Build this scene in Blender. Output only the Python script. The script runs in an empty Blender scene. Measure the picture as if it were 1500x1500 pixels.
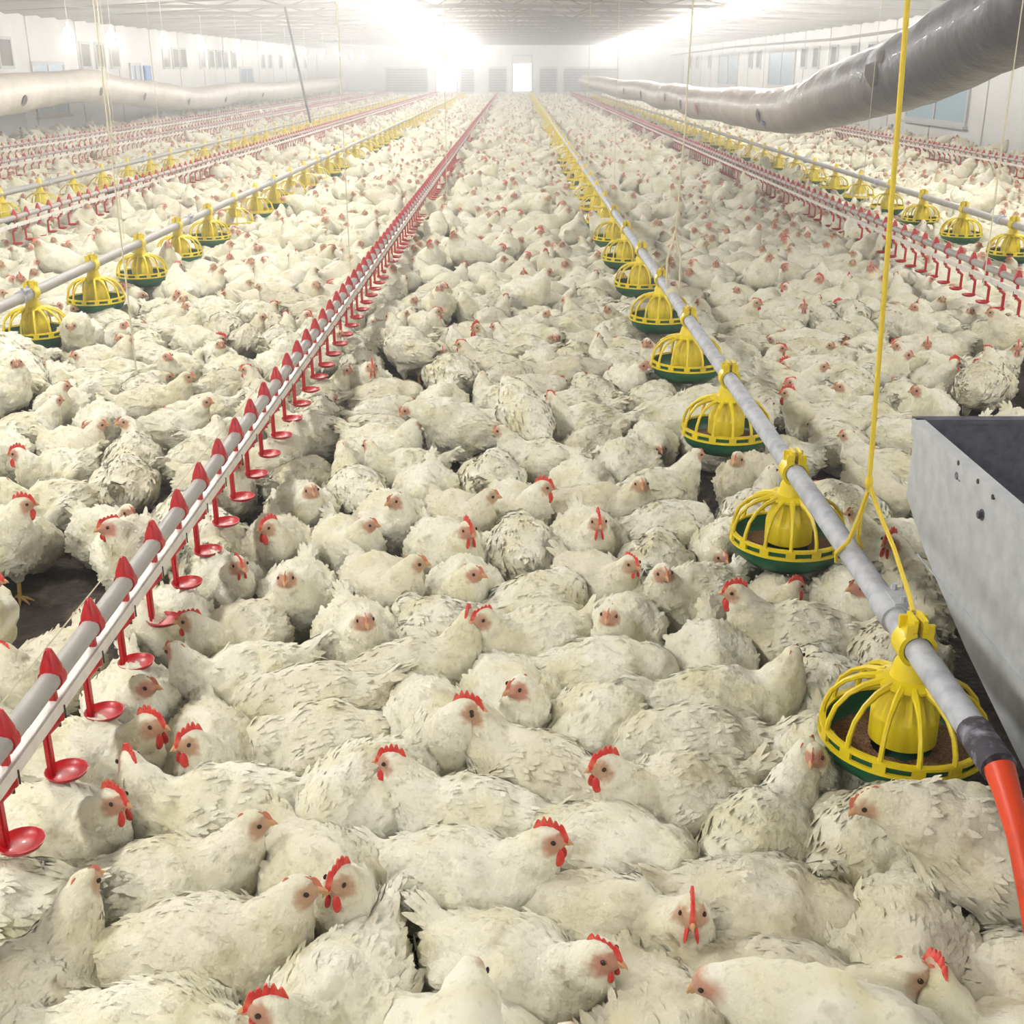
import bpy, bmesh, math, random
import numpy as np
from mathutils import Vector, Matrix, noise
C = bpy.context.scene.collection
PI = math.pi
R = math.radians
random.seed(7); rng = np.random.default_rng(7)

# ---------------------------------------------------------------- camera, world, exposure
H = 1.45; PITCH = R(20.6); F = 1725.0; U0 = 755.0; V0 = 750 - F*math.tan(PITCH)
cam = bpy.data.cameras.new('camera'); camo = bpy.data.objects.new('camera', cam); C.objects.link(camo)
camo.location = (0, 0, H); camo.rotation_euler = (PI/2 - PITCH, 0, 0)
cam.sensor_width = 36; cam.lens = 36*F/1500; cam.shift_x = -(U0-750)/1500; cam.clip_end = 200; cam.clip_start = .05
sc = bpy.context.scene; sc.camera = camo
sc.view_settings.view_transform = 'Standard'; sc.view_settings.look = 'None'; sc.view_settings.gamma = 1
sc.view_settings.use_curve_mapping = False
sc.view_settings.exposure = 0.46
w = bpy.data.worlds.new('world'); sc.world = w; w.use_nodes = True
wn = w.node_tree; wn.nodes['Background'].inputs[0].default_value = (.8, .85, .9, 1); wn.nodes['Background'].inputs[1].default_value = .6
vs = wn.nodes.new('ShaderNodeVolumeScatter'); vs.inputs['Color'].default_value = (1, .985, .96, 1)
vs.inputs['Density'].default_value = .0175; vs.inputs['Anisotropy'].default_value = .78
wn.links.new(vs.outputs[0], wn.nodes['World Output'].inputs['Volume'])
sc.cycles.use_adaptive_sampling = True; sc.cycles.adaptive_threshold = .025; sc.cycles.volume_bounces = 0; sc.cycles.max_bounces = 5; sc.cycles.diffuse_bounces = 2; sc.cycles.glossy_bounces = 2; sc.cycles.transmission_bounces = 2
LAMP_W = 42

def at(u, v, z):
    """point of the plane at height z that the photograph shows at (u, v)"""
    h = H - z
    zc = F*h/(math.cos(PITCH)*(v - V0))
    return Vector(((u-U0)*zc/F, (zc - h*math.sin(PITCH))/math.cos(PITCH), z))
def pix(p):
    zc = p[1]*math.cos(PITCH) + (H-p[2])*math.sin(PITCH)
    if zc < .05: return (-9e3, -9e3)
    return (U0 + F*p[0]/zc, V0 + F*(H-p[2])/(math.cos(PITCH)*zc))

# ---------------------------------------------------------------- materials
def mat(name, col, rough=.6, metal=0, bump=None, var=None, emit=None, coat=0, trans=0, sub=0):
    m = bpy.data.materials.new(name); m.use_nodes = True; nt = m.node_tree; b = nt.nodes['Principled BSDF']
    b.inputs['Base Color'].default_value = (*col, 1); b.inputs['Roughness'].default_value = rough
    b.inputs['Metallic'].default_value = metal; b.inputs['Coat Weight'].default_value = coat
    b.inputs['Transmission Weight'].default_value = trans
    if sub: b.inputs['Subsurface Weight'].default_value = sub; b.inputs['Subsurface Radius'].default_value = (.02, .01, .006)
    tc = nt.nodes.new('ShaderNodeTexCoord')
    if var:   # (scale, other colour, low, high)
        n = nt.nodes.new('ShaderNodeTexNoise'); n.inputs['Scale'].default_value = var[0]; n.inputs['Detail'].default_value = 5
        nt.links.new(tc.outputs['Object'], n.inputs['Vector'])
        mr = nt.nodes.new('ShaderNodeMapRange'); mr.inputs[1].default_value = var[2]; mr.inputs[2].default_value = var[3]
        mx = nt.nodes.new('ShaderNodeMixRGB'); mx.inputs[1].default_value = (*col, 1); mx.inputs[2].default_value = (*var[1], 1)
        nt.links.new(n.outputs['Fac'], mr.inputs[0]); nt.links.new(mr.outputs[0], mx.inputs[0]); nt.links.new(mx.outputs[0], b.inputs['Base Color'])
    if bump:  # (scale, strength, distance)
        n = nt.nodes.new('ShaderNodeTexNoise'); n.inputs['Scale'].default_value = bump[0]; n.inputs['Detail'].default_value = 4
        nt.links.new(tc.outputs['Object'], n.inputs['Vector'])
        bp = nt.nodes.new('ShaderNodeBump'); bp.inputs['Strength'].default_value = bump[1]; bp.inputs['Distance'].default_value = bump[2]
        nt.links.new(n.outputs['Fac'], bp.inputs['Height']); nt.links.new(bp.outputs[0], b.inputs['Normal'])
    if emit: b.inputs['Emission Color'].default_value = (*emit[0], 1); b.inputs['Emission Strength'].default_value = emit[1]
    return m
M = {}
M['litter'] = mat('litter', (.055, .042, .035), .95, bump=(45, 1, .02), var=(14, (.16, .12, .09), .5, .75))
M['wall'] = mat('wall_panel', (.80, .79, .76), .5, var=(1.2, (.70, .68, .63), .45, .75))
M['ceil'] = mat('roof_sheet', (.46, .44, .41), .6, var=(.8, (.30, .27, .23), .42, .72))
M['truss'] = mat('truss_steel', (.17, .15, .13), .6, .2)
M['seam'] = mat('wall_seam', (.45, .43, .40), .7)
M['yellow'] = mat('yellow_plastic', (.80, .62, .012), .38, var=(18, (.62, .44, .02), .5, .8))
M['green'] = mat('green_plastic', (.006, .10, .045), .4, var=(14, (.03, .12, .07), .5, .8))
M['feed'] = mat('feed_crumb', (.30, .165, .075), .95, bump=(260, 1, .006), var=(220, (.15, .075, .035), .45, .6))
M['galv'] = mat('galvanised_steel', (.50, .52, .56), .65, .0, bump=(180, .3, .003), var=(26, (.36, .37, .41), .42, .65))
M['galv_dark'] = mat('dark_scuff', (.05, .045, .06), .8, 0, bump=(90, .6, .004), var=(40, (.25, .25, .29), .5, .7))
M['galv_sheet'] = mat('galvanised_sheet', (.55, .57, .59), .6, .1, bump=(260, .12, .001), var=(22, (.44, .46, .49), .35, .7))
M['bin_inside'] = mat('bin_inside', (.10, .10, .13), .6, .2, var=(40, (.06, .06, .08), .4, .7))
M['pvc'] = mat('pvc_pipe', (.36, .345, .32), .5, 0, var=(20, (.40, .38, .35), .45, .7))
M['white_profile'] = mat('white_profile', (.78, .74, .68), .45, 0, var=(25, (.62, .55, .50), .5, .8))
M['red'] = mat('red_plastic', (.46, .002, .008), .38, coat=.12)
M['steel'] = mat('nipple_steel', (.10, .08, .08), .4, .7)
M['orange'] = mat('orange_plastic', (.75, .07, .02), .4, var=(20, (.5, .05, .02), .5, .8))
M['rope_y'] = mat('yellow_rope', (.78, .58, .05), .8, bump=(400, .8, .002))
M['rope_w'] = mat('pale_cord', (.66, .60, .42), .8)
M['rope_k'] = mat('black_cord', (.03, .03, .03), .7)
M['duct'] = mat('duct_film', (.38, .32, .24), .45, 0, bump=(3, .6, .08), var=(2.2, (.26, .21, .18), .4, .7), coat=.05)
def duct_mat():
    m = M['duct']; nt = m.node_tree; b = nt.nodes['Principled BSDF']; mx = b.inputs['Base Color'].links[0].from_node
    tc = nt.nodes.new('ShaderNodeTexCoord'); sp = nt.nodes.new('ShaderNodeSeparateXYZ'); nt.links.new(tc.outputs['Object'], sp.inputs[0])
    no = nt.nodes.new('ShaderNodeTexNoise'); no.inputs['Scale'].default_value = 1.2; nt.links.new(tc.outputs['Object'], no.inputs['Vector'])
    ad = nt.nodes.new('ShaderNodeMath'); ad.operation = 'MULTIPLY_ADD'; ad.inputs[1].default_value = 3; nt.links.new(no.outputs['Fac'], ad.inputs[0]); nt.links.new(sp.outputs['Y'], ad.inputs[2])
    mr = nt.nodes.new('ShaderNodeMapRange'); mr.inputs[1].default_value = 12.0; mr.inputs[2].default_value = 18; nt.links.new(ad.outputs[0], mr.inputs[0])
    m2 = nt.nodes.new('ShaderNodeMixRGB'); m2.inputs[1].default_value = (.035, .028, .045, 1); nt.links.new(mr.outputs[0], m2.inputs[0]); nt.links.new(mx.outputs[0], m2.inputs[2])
    nt.links.new(m2.outputs[0], b.inputs['Base Color'])     # shade of the weakly lit near end painted dark, beige film further on
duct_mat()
M['duct_pale'] = mat('pale_duct_film', (.60, .55, .45), .5, 0, bump=(4, .5, .05), var=(2, (.50, .45, .36), .4, .7))
M['hole'] = mat('torn_hole', (.05, .03, .025), .9)
M['blue'] = mat('blue_tape', (.05, .06, .35), .5)
M['pane'] = mat('window_pane', (.40, .58, .70), .15, 0, coat=.5)
M['frame'] = mat('window_frame', (.55, .55, .53), .5)
M['slot'] = mat('vent_slot', (.16, .145, .13), .7)
M['fan'] = mat('fan_grey', (.28, .28, .28), .6)
M['bluebin'] = mat('blue_panel', (.03, .22, .62), .5)
M['tube'] = mat('lamp_tube', (1, 1, 1), .4, emit=((1, .98, .94), 45))
M['batten'] = mat('lamp_batten', (.85, .85, .83), .5)
M['redcloth'] = mat('red_tag', (.42, .03, .02), .7)

def plumage(name):
    m = bpy.data.materials.new(name); m.use_nodes = True; nt = m.node_tree; L = nt.links; b = nt.nodes['Principled BSDF']
    N = nt.nodes.new
    b.inputs['Roughness'].default_value = .85
    b.inputs['Sheen Weight'].default_value = .15
    tc = N('ShaderNodeTexCoord'); oi = N('ShaderNodeObjectInfo'); ar = N('ShaderNodeAttribute'); ar.attribute_name = 'rnd'
    add = N('ShaderNodeMath'); add.operation = 'ADD'; L.new(oi.outputs['Random'], add.inputs[0]); L.new(ar.outputs['Fac'], add.inputs[1])
    off = N('ShaderNodeVectorMath'); off.operation = 'SCALE'; off.inputs[0].default_value = (7.3, 3.1, 5.7); L.new(add.outputs[0], off.inputs['Scale'])
    pos = N('ShaderNodeVectorMath'); pos.operation = 'ADD'; L.new(tc.outputs['Object'], pos.inputs[0]); L.new(off.outputs[0], pos.inputs[1])
    def noi(scale, det):
        n = N('ShaderNodeTexNoise'); n.inputs['Scale'].default_value = scale; n.inputs['Detail'].default_value = det; L.new(pos.outputs[0], n.inputs['Vector']); return n
    def ramp(src, lo, hi):
        r = N('ShaderNodeMapRange'); r.inputs[1].default_value = lo; r.inputs[2].default_value = hi; L.new(src, r.inputs[0]); return r.outputs[0]
    def mix(f, a, bcol, fac=1):
        x = N('ShaderNodeMixRGB'); L.new(f, x.inputs[0])
        if isinstance(a, tuple): x.inputs[1].default_value = a
        else: L.new(a, x.inputs[1])
        x.inputs[2].default_value = bcol; return x.outputs[0]
    c = mix(ramp(noi(9, 4).outputs['Fac'], .42, .72), (.84, .82, .68, 1), (.70, .66, .43, 1))
    n2 = noi(16, 5)
    sc_ = N('ShaderNodeMath'); sc_.operation = 'MULTIPLY'; sc_.inputs[1].default_value = .65; L.new(ramp(n2.outputs['Fac'], .60, .74), sc_.inputs[0])
    c = mix(sc_.outputs[0], c, (.36, .30, .17, 1))
    sp = N('ShaderNodeMath'); sp.operation = 'MULTIPLY'; sp.inputs[1].default_value = .35; L.new(ramp(noi(70, 3).outputs['Fac'], .58, .70), sp.inputs[0])
    c = mix(sp.outputs[0], c, (.42, .38, .27, 1))
    # dirtier and cleaner birds
    wn_ = N('ShaderNodeTexWhiteNoise'); wn_.noise_dimensions = '1D'; L.new(add.outputs[0], wn_.inputs['W'])
    d = N('ShaderNodeMapRange'); d.inputs[1].default_value = .55; d.inputs[2].default_value = 1; d.inputs[3].default_value = 0; d.inputs[4].default_value = .38
    L.new(wn_.outputs['Value'], d.inputs[0]); c = mix(d.outputs[0], c, (.56, .49, .33, 1))
    sk = N('ShaderNodeAttribute'); sk.attribute_name = 'skin'
    skn = N('ShaderNodeMixRGB'); L.new(wn_.outputs['Value'], skn.inputs[0]); skn.inputs[1].default_value = (.53, .25, .18, 1); skn.inputs[2].default_value = (.47, .31, .19, 1)
    mx = N('ShaderNodeMixRGB'); L.new(sk.outputs['Fac'], mx.inputs[0]); L.new(c, mx.inputs[1]); L.new(skn.outputs[0], mx.inputs[2])
    L.new(mx.outputs[0], b.inputs['Base Color'])
    nb = noi(110, 4); bp = N('ShaderNodeBump'); bp.inputs['Strength'].default_value = .55; bp.inputs['Distance'].default_value = .006
    L.new(nb.outputs['Fac'], bp.inputs['Height']); L.new(bp.outputs[0], b.inputs['Normal'])
    return m
M['plumage'] = plumage('white_plumage')
M['comb'] = mat('comb_red', (.62, .035, .03), .5, var=(60, (.75, .16, .09), .45, .7), sub=.1)
M['comb_pale'] = mat('comb_pale', (.62, .20, .12), .6)
M['beak'] = mat('beak_horn', (.60, .33, .16), .45)
M['eye'] = mat('eye_dark', (.03, .015, .008), .1)
M['leg'] = mat('leg_yellow', (.62, .40, .12), .6, bump=(200, .6, .003))

# ---------------------------------------------------------------- mesh helpers
class MB:
    def __init__(s): s.v = []; s.f = []; s.m = []
    def add(s, vs, fs, mi=0):
        n = len(s.v); s.v += [tuple(v) for v in vs]; s.f += [tuple(i+n for i in f) for f in fs]; s.m += [mi]*len(fs); return s
    def box(s, x0, x1, y0, y1, z0, z1, mi=0, mtx=None):
        v = [Vector((x, y, z)) for x in (x0, x1) for y in (y0, y1) for z in (z0, z1)]
        if mtx: v = [mtx @ p for p in v]
        return s.add(v, [(0, 1, 3, 2), (4, 6, 7, 5), (0, 4, 5, 1), (2, 3, 7, 6), (0, 2, 6, 4), (1, 5, 7, 3)], mi)
    def tube(s, pts, r, n=8, mi=0, cap=True):
        pts = [Vector(p) for p in pts]; rr = r if isinstance(r, (list, tuple)) else [r]*len(pts)
        t0 = (pts[1]-pts[0]).normalized(); a = Vector((0, 0, 1)) if abs(t0.z) < .9 else Vector((1, 0, 0))
        vs = []; u = a.cross(t0).normalized()
        for i, p in enumerate(pts):
            t = (pts[min(i+1, len(pts)-1)] - pts[max(i-1, 0)]).normalized()
            u = (u - t*u.dot(t)).normalized(); b = t.cross(u)
            for k in range(n):
                an = 2*PI*k/n; vs.append(p + (u*math.cos(an) + b*math.sin(an))*rr[i])
        fs = [(i*n+k, i*n+(k+1) % n, (i+1)*n+(k+1) % n, (i+1)*n+k) for i in range(len(pts)-1) for k in range(n)]
        if cap: fs += [tuple(range(n))[::-1], tuple((len(pts)-1)*n+k for k in range(n))]
        return s.add(vs, fs, mi)
    def lathe(s, prof, n=24, mi=0, c=(0, 0, 0), close=False):
        vs = []
        for r, z in prof:
            for k in range(n):
                a = 2*PI*k/n; vs.append((c[0]+r*math.cos(a), c[1]+r*math.sin(a), c[2]+z))
        m = len(prof)
        fs = [(i*n+k, i*n+(k+1) % n, ((i+1) % m)*n+(k+1) % n, ((i+1) % m)*n+k) for i in range(m if close else m-1) for k in range(n)]
        return s.add(vs, fs, mi)
    def ell(s, c, r, rot=None, nu=14, nv=9, mi=0):
        vs = []; c = Vector(c)
        for i in range(nv+1):
            th = PI*i/nv
            for k in range(nu):
                ph = 2*PI*k/nu
                p = Vector((r[0]*math.sin(th)*math.cos(ph), r[1]*math.sin(th)*math.sin(ph), r[2]*math.cos(th)))
                if i in (0, nv) and k: continue
                vs.append((rot @ p if rot else p) + c)
        fs = []
        def ix(i, k): return 0 if i == 0 else (1+(nv-1)*nu if i == nv else 1+(i-1)*nu+k % nu)
        for i in range(nv):
            for k in range(nu):
                q = [ix(i, k), ix(i+1, k), ix(i+1, k+1), ix(i, k+1)]
                q = list(dict.fromkeys(q)); fs.append(tuple(q))
        return s.add(vs, fs, mi)
    def mesh(s, name, mats, smooth=True):
        me = bpy.data.meshes.new(name); me.from_pydata(s.v, [], s.f); me.update()
        if not isinstance(mats, (list, tuple)): mats = [mats]
        for m in mats: me.materials.append(M[m])
        if len(mats) > 1: me.polygons.foreach_set('material_index', s.m)
        bm = bmesh.new(); bm.from_mesh(me); bmesh.ops.recalc_face_normals(bm, faces=bm.faces); bm.to_mesh(me); bm.free()
        if smooth:
            me.polygons.foreach_set('use_smooth', [True]*len(me.polygons)); me.set_sharp_from_angle(angle=R(42))
        return me
    def build(s, name, mats, parent=None, smooth=True):
        return link(name, s.mesh(name, mats, smooth), parent)
def link(name, me, parent=None):
    o = bpy.data.objects.new(name, me); C.objects.link(o)
    if parent is not None: o.parent = parent
    return o
def tag(o, label=None, cat=None, group=None, kind=None):
    if label: o['label'] = label
    if cat: o['category'] = cat
    if group: o['group'] = group
    if kind: o['kind'] = kind
    return o
def empty(name, loc, rz=0):
    o = bpy.data.objects.new(name, None); C.objects.link(o); o.location = loc; o.rotation_euler = (0, 0, rz); o.empty_display_size = .1; return o
ORD = ['first', 'second', 'third', 'fourth', 'fifth', 'sixth', 'seventh', 'eighth', 'ninth', 'tenth', 'eleventh', 'twelfth', 'thirteenth', 'fourteenth', 'fifteenth',
       'sixteenth', 'seventeenth', 'eighteenth', 'nineteenth', 'twentieth']
def ordn(i): 
    if i < 20: return ORD[i]
    n = i+1; return '%d%s' % (n, 'th' if 10 < n % 100 < 14 else {1: 'st', 2: 'nd', 3: 'rd'}.get(n % 10, 'th'))

# ---------------------------------------------------------------- the building
XL, XR, Y0, Y1 = -10.4, 8.7, -5.0, 66.0
EAVE, XM, RIDGE = 2.55, -0.85, 3.05
def zroof(x): return EAVE + (RIDGE-EAVE)*(1 - (abs(x-XM)/(XR-XM)))
b = MB(); b.box(XL-.2, XR+.2, Y0-.2, Y1+.2, -.15, 0); tag(b.build('floor', 'litter', smooth=False), kind='structure')
b = MB(); b.box(XR, XR+.15, Y0, Y1, 0, EAVE+.4)
for k in range(24):
    y = Y0 + 1 + k*3.0; b.box(XR-.012, XR, y, y+.03, 0, EAVE, 1)
tag(b.build('wall_right', ['wall', 'seam'], smooth=False), kind='structure')
b = MB(); b.box(XL-.15, XL, Y0, Y1, 0, EAVE+.4)
for k in range(24):
    y = Y0 + 2 + k*3.0; b.box(XL, XL+.012, y, y+.03, 0, EAVE, 1)
tag(b.build('wall_left', ['wall', 'seam'], smooth=False), kind='structure')
b = MB(); b.box(XL-.15, XR+.15, Y1, Y1+.15, 0, RIDGE+.3); tag(b.build('wall_back', 'wall', smooth=False), kind='structure')
b = MB(); b.box(XL-.15, XR+.15, Y0-.15, Y0, 0, RIDGE+.3); tag(b.build('wall_front', 'wall', smooth=False), kind='structure')
# corrugated ceiling, ribs running across the hall
b = MB(); ny = int((Y1-Y0)/.25)
prof = []
for j in range(ny+1):
    y = Y0 + j*.25; dz = .0 if j % 4 else -.045
    prof.append((y, dz))
vs, fs = [], []
for (y, dz) in prof:
    for x in (XL-.1, XM, XR+.1): vs.append((x, y, zroof(x)+dz))
    for x in (XL-.1, XM, XR+.1): vs.append((x, y, zroof(x)+.12))
n = len(prof)
for j in range(n-1):
    a, c = j*6, (j+1)*6
    for k in (0, 1): fs += [(a+k, a+k+1, c+k+1, c+k), (a+3+k, c+3+k, c+4+k, a+4+k)]
    fs += [(a, c, c+3, a+3), (a+2, a+5, c+5, c+2)]
b.add(vs, fs); tag(b.build('ceiling', 'ceil', smooth=False), kind='structure')
# roof trusses: bottom chord, top chord, zig-zag web
ti = 0
for y in np.arange(8.0, Y1-1, 2.9):
    b = MB(); zc_ = 2.62
    b.box(XL, XR, y-.025, y+.025, zc_-.03, zc_+.03)
    N_ = 26; prev = None
    for k in range(N_+1):
        x = XL + (XR-XL)*k/N_
        zt = min(zroof(x)-.03, RIDGE); p = (x, y, zt if k % 2 else zc_)
        if prev and zt > zc_+.05: b.tube([prev, p], .013, 5)
        prev = p
    b.tube([(XL+.05, y, EAVE-.0), (XM, y, RIDGE-.08), (XR-.05, y, EAVE)], .022, 5)
    ti += 1
    tag(b.build('trim_%d' % ti, 'truss', smooth=False), kind='structure')

# windows and inlets on the long walls
def wall_window(i, side, y0, y1, z0, z1):
    x = XR if side > 0 else XL; s = -side
    t = empty('window_%d' % i, (x, (y0+y1)/2, z0)); t['kind'] = 'structure'
    hw = (y1-y0)/2; hh = z1-z0; f = .07
    def bx(B, ya, yb, za, zb, d): B.box(min(0, s*d), max(0, s*d), ya, yb, za, zb)
    b = MB(); bx(b, -hw, hw, 0, f, .05); bx(b, -hw, hw, hh-f, hh, .05); bx(b, -hw, -hw+f, f, hh-f, .05); bx(b, hw-f, hw, f, hh-f, .05); bx(b, -.03, .03, f, hh-f, .045)
    b.build('window_frame', 'frame', t, False)
    for (ya, yb) in ((-hw+f, -.03), (.03, hw-f)):
        b = MB(); bx(b, ya, yb, f, hh-f, .02); b.build('pane', 'pane', t, False)
    b = MB(); bx(b, -hw-.05, hw+.05, -.05, 0, .10); b.build('window_sill', 'frame', t, False)
wi = 0
def yz(side, u, v):
    x = XR if side > 0 else XL; zc = F*x/(u-U0); h = (v-V0)*math.cos(PITCH)*zc/F
    return (zc - h*math.sin(PITCH))/math.cos(PITCH), H-h
for side, ua, ub, va, vb in ((1, 1337, 1417, 88, 181), (1, 1129, 1163, 74, 128), (1, 1055, 1080, 78, 126), (-1, 43, 101, 90, 170), (-1, 188, 208, 92, 130), (-1, 350, 372, 98, 140)):
    ya, z1_ = yz(side, ua, va); yb, z0_ = yz(side, ub, vb); z1b = yz(side, (ua+ub)/2, va)[1]; z0b = yz(side, (ua+ub)/2, vb)[1]
    wi += 1; wall_window(wi, side, min(ya, yb), max(ya, yb), max(.3, z0b), min(2.2, z1b))
# air inlets: small hooded slots in a row under the eaves
inlets = []
for side, us in ((1, [1178, 1196, 1222, 1252, 1278, 1312, 1340, 1100, 1112, 1012, 1022, 1040]), (-1, [8, 125, 147, 168, 243, 257, 268, 296, 309, 320, 330, 342, 385, 395, 411, 430, 447, 465])):
    for u in us:
        y, _ = yz(side, u, 95); inlets.append((side, y))
slot = MB(); slot.box(-.03, 0, -.30, .30, 0, .50, 0); slotm = slot.mesh('inlet_slot', 'slot', False)
fr = MB()
for q in ((-.36, -.30, -.06, .56), (.30, .36, -.06, .56), (-.30, .30, -.06, 0), (-.30, .30, .50, .56)): fr.box(-.05, 0, q[0], q[1], q[2], q[3])
frm = fr.mesh('inlet_frame', 'frame', False)
inlets.sort()
cnt = {1: 0, -1: 0}
for side, y in inlets:
    t = empty('wall_inlet', (XR if side > 0 else XL, y, 1.52), 0 if side > 0 else PI)
    link('slot', slotm, t); link('frame', frm, t)
    wn2 = 'right' if side > 0 else 'left'
    tag(t, '%s framed grey air inlet along the %s white wall, counted from the camera' % (ordn(cnt[side]), wn2), 'air inlet', 'air inlets high on the long walls'); cnt[side] += 1
# doors / grey boxes by the left wall
b = MB(); y, _ = yz(-1, 8, 190); b.box(XL, XL+.10, y-1.0, y+.9, 0, 1.35); t = tag(b.build('door_1', 'frame', smooth=False), kind='structure')
b = MB(); y, z = yz(-1, 215, 105); b.box(-.04, 0, -.32, .32, 0, .55); b.box(-.055, -.04, -.26, .26, .06, .49)
o = b.build('blue_wall_panel', 'bluebin', smooth=False); o.location = (XL, y, 1.0); o.rotation_euler.z = PI
tag(o, 'bright blue panel hanging on the left white wall above the pale duct', 'panel')
# end wall: shuttered extractor fans and a white door
for k, (ua, ub) in enumerate(((566, 626), (676, 694), (717, 741), (791, 815), (826, 905))):
    zc = Y1*math.cos(PITCH)+.4; xa, xb = (ua-U0)*zc/F, (ub-U0)*zc/F
    t = empty('extractor_fan', ((xa+xb)/2, Y1, .35)); hw = (xb-xa)/2
    b = MB(); b.box(-hw, hw, -.10, 0, -.06, 0); b.box(-hw, hw, -.10, 0, 1.15, 1.21); b.box(-hw-.06, -hw, -.10, 0, -.06, 1.21); b.box(hw, hw+.06, -.10, 0, -.06, 1.21); b.build('fan_housing', 'frame', t, False)
    b = MB()
    for q in range(9): b.box(-hw, hw, -.05, -.03, q*.128, q*.128+.11, 0, Matrix.Rotation(R(0), 4, 'X'))
    b.build('shutter', 'fan', t, False)
    tag(t, '%s grey shuttered extractor fan from the left along the far end wall' % ordn(k), 'fan', 'extractor fans in the end wall')

M['daylight'] = mat('open_doorway_daylight', (1, 1, 1), .5, emit=((1, 1, 1), 9))
for k, (ua, ub) in enumerate(((640, 668), (752, 778))):
    zc = Y1*math.cos(PITCH)+.4; xa, xb = (ua-U0)*zc/F, (ub-U0)*zc/F
    t = empty('door_%d' % (k+2), ((xa+xb)/2, Y1, 0)); t['kind'] = 'structure'; hw = (xb-xa)/2
    b = MB(); b.box(-hw-.08, -hw, -.08, 0, 0, 2.1); b.box(hw, hw+.08, -.08, 0, 0, 2.1); b.box(-hw-.08, hw+.08, -.08, 0, 2.1, 2.18); b.build('door_frame', 'frame', t, False)
    b = MB(); b.box(-hw, hw, -.02, 0, .4, 1.7); b.build('daylight_opening', 'daylight', t, False)
# ---------------------------------------------------------------- lamps
tubm = MB(); tubm.tube([(0, -.62, -.05), (0, .62, -.05)], .022, 8); tubm = tubm.mesh('lamp_tube', 'tube')
bat = MB(); bat.box(-.06, .06, -.68, .68, -.02, .03); bat.box(-.02, .02, -.68, -.64, -.07, -.02); bat.box(-.02, .02, .64, .68, -.07, -.02)
for yy in (-.5, .5): bat.tube([(0, yy, .03), (0, yy, .9)], .004, 4)
batm = bat.mesh('lamp_batten', 'batten', False)
for ri, (X, z, nm, ys) in enumerate(((-2.2, 2.78, 'middle', np.arange(-3.2, 64, 2.4)), (4.4, 2.74, 'right', np.arange(-3.2, 64, 2.4)))):
    vis = 0
    for y in ys:
        t = empty('fluorescent_lamp', (X, y, z)); link('lamp_tube', tubm, t); link('batten', batm, t)
        li = bpy.data.lights.new('lamp', 'POINT'); li.shadow_soft_size = .10; li.energy = LAMP_W*1.6; li.color = (1, .975, .93)
        lo = bpy.data.objects.new('lamp_light', li); C.objects.link(lo); lo.parent = t; lo.location = (0, 0, -.19)
        if y < 12: lb = '%s white tube lamp of the %s row above and behind the camera' % (ordn(int(round((y+3.2)/2.4))), nm)
        else: lb = '%s white glowing tube lamp in the %s row under the roof' % (ordn(vis), nm); vis += 1
        tag(t, lb, 'lamp', 'tube lamps of the %s row' % nm)
        if y < 10: t['group'] = 'tube lamps above the camera, %s row' % nm
bulb = MB(); bulb.ell((0, 0, -.07), (.065, .065, .08)); bulb = bulb.mesh('bulb', 'tube')
sock = MB(); sock.tube([(0, 0, 0), (0, 0, .07)], .022, 8); sock.tube([(0, 0, .07), (0, 0, .95)], .005, 5); sock = sock.mesh('bulb_socket', 'batten')
k = 0
for y in list(np.arange(-2.5, 20, 3.2)) + [22.0, 25.2, 28.3, 31.8, 35, 38.5, 42, 46, 50, 54, 58]:
    t = empty('hanging_bulb', (-7.0, y, 2.07)); link('bulb', bulb, t); link('bulb_socket', sock, t)
    li = bpy.data.lights.new('bulb_light', 'POINT'); li.shadow_soft_size = .08; li.energy = LAMP_W*.9; li.color = (1, .96, .9)
    lo = bpy.data.objects.new('bulb_light', li); C.objects.link(lo); lo.parent = t; lo.location = (0, 0, -.24)
    lb = '%s bright round bulb hanging in front of the left wall' % ordn(k) if y > 21 else '%s round bulb of the left row, above and behind the camera' % ordn(int(round((y+2.5)/3.2)))
    if y > 21: k += 1
    tag(t, lb, 'lamp', 'round bulbs of the left row' if y > 21 else 'round bulbs beside the camera')

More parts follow.
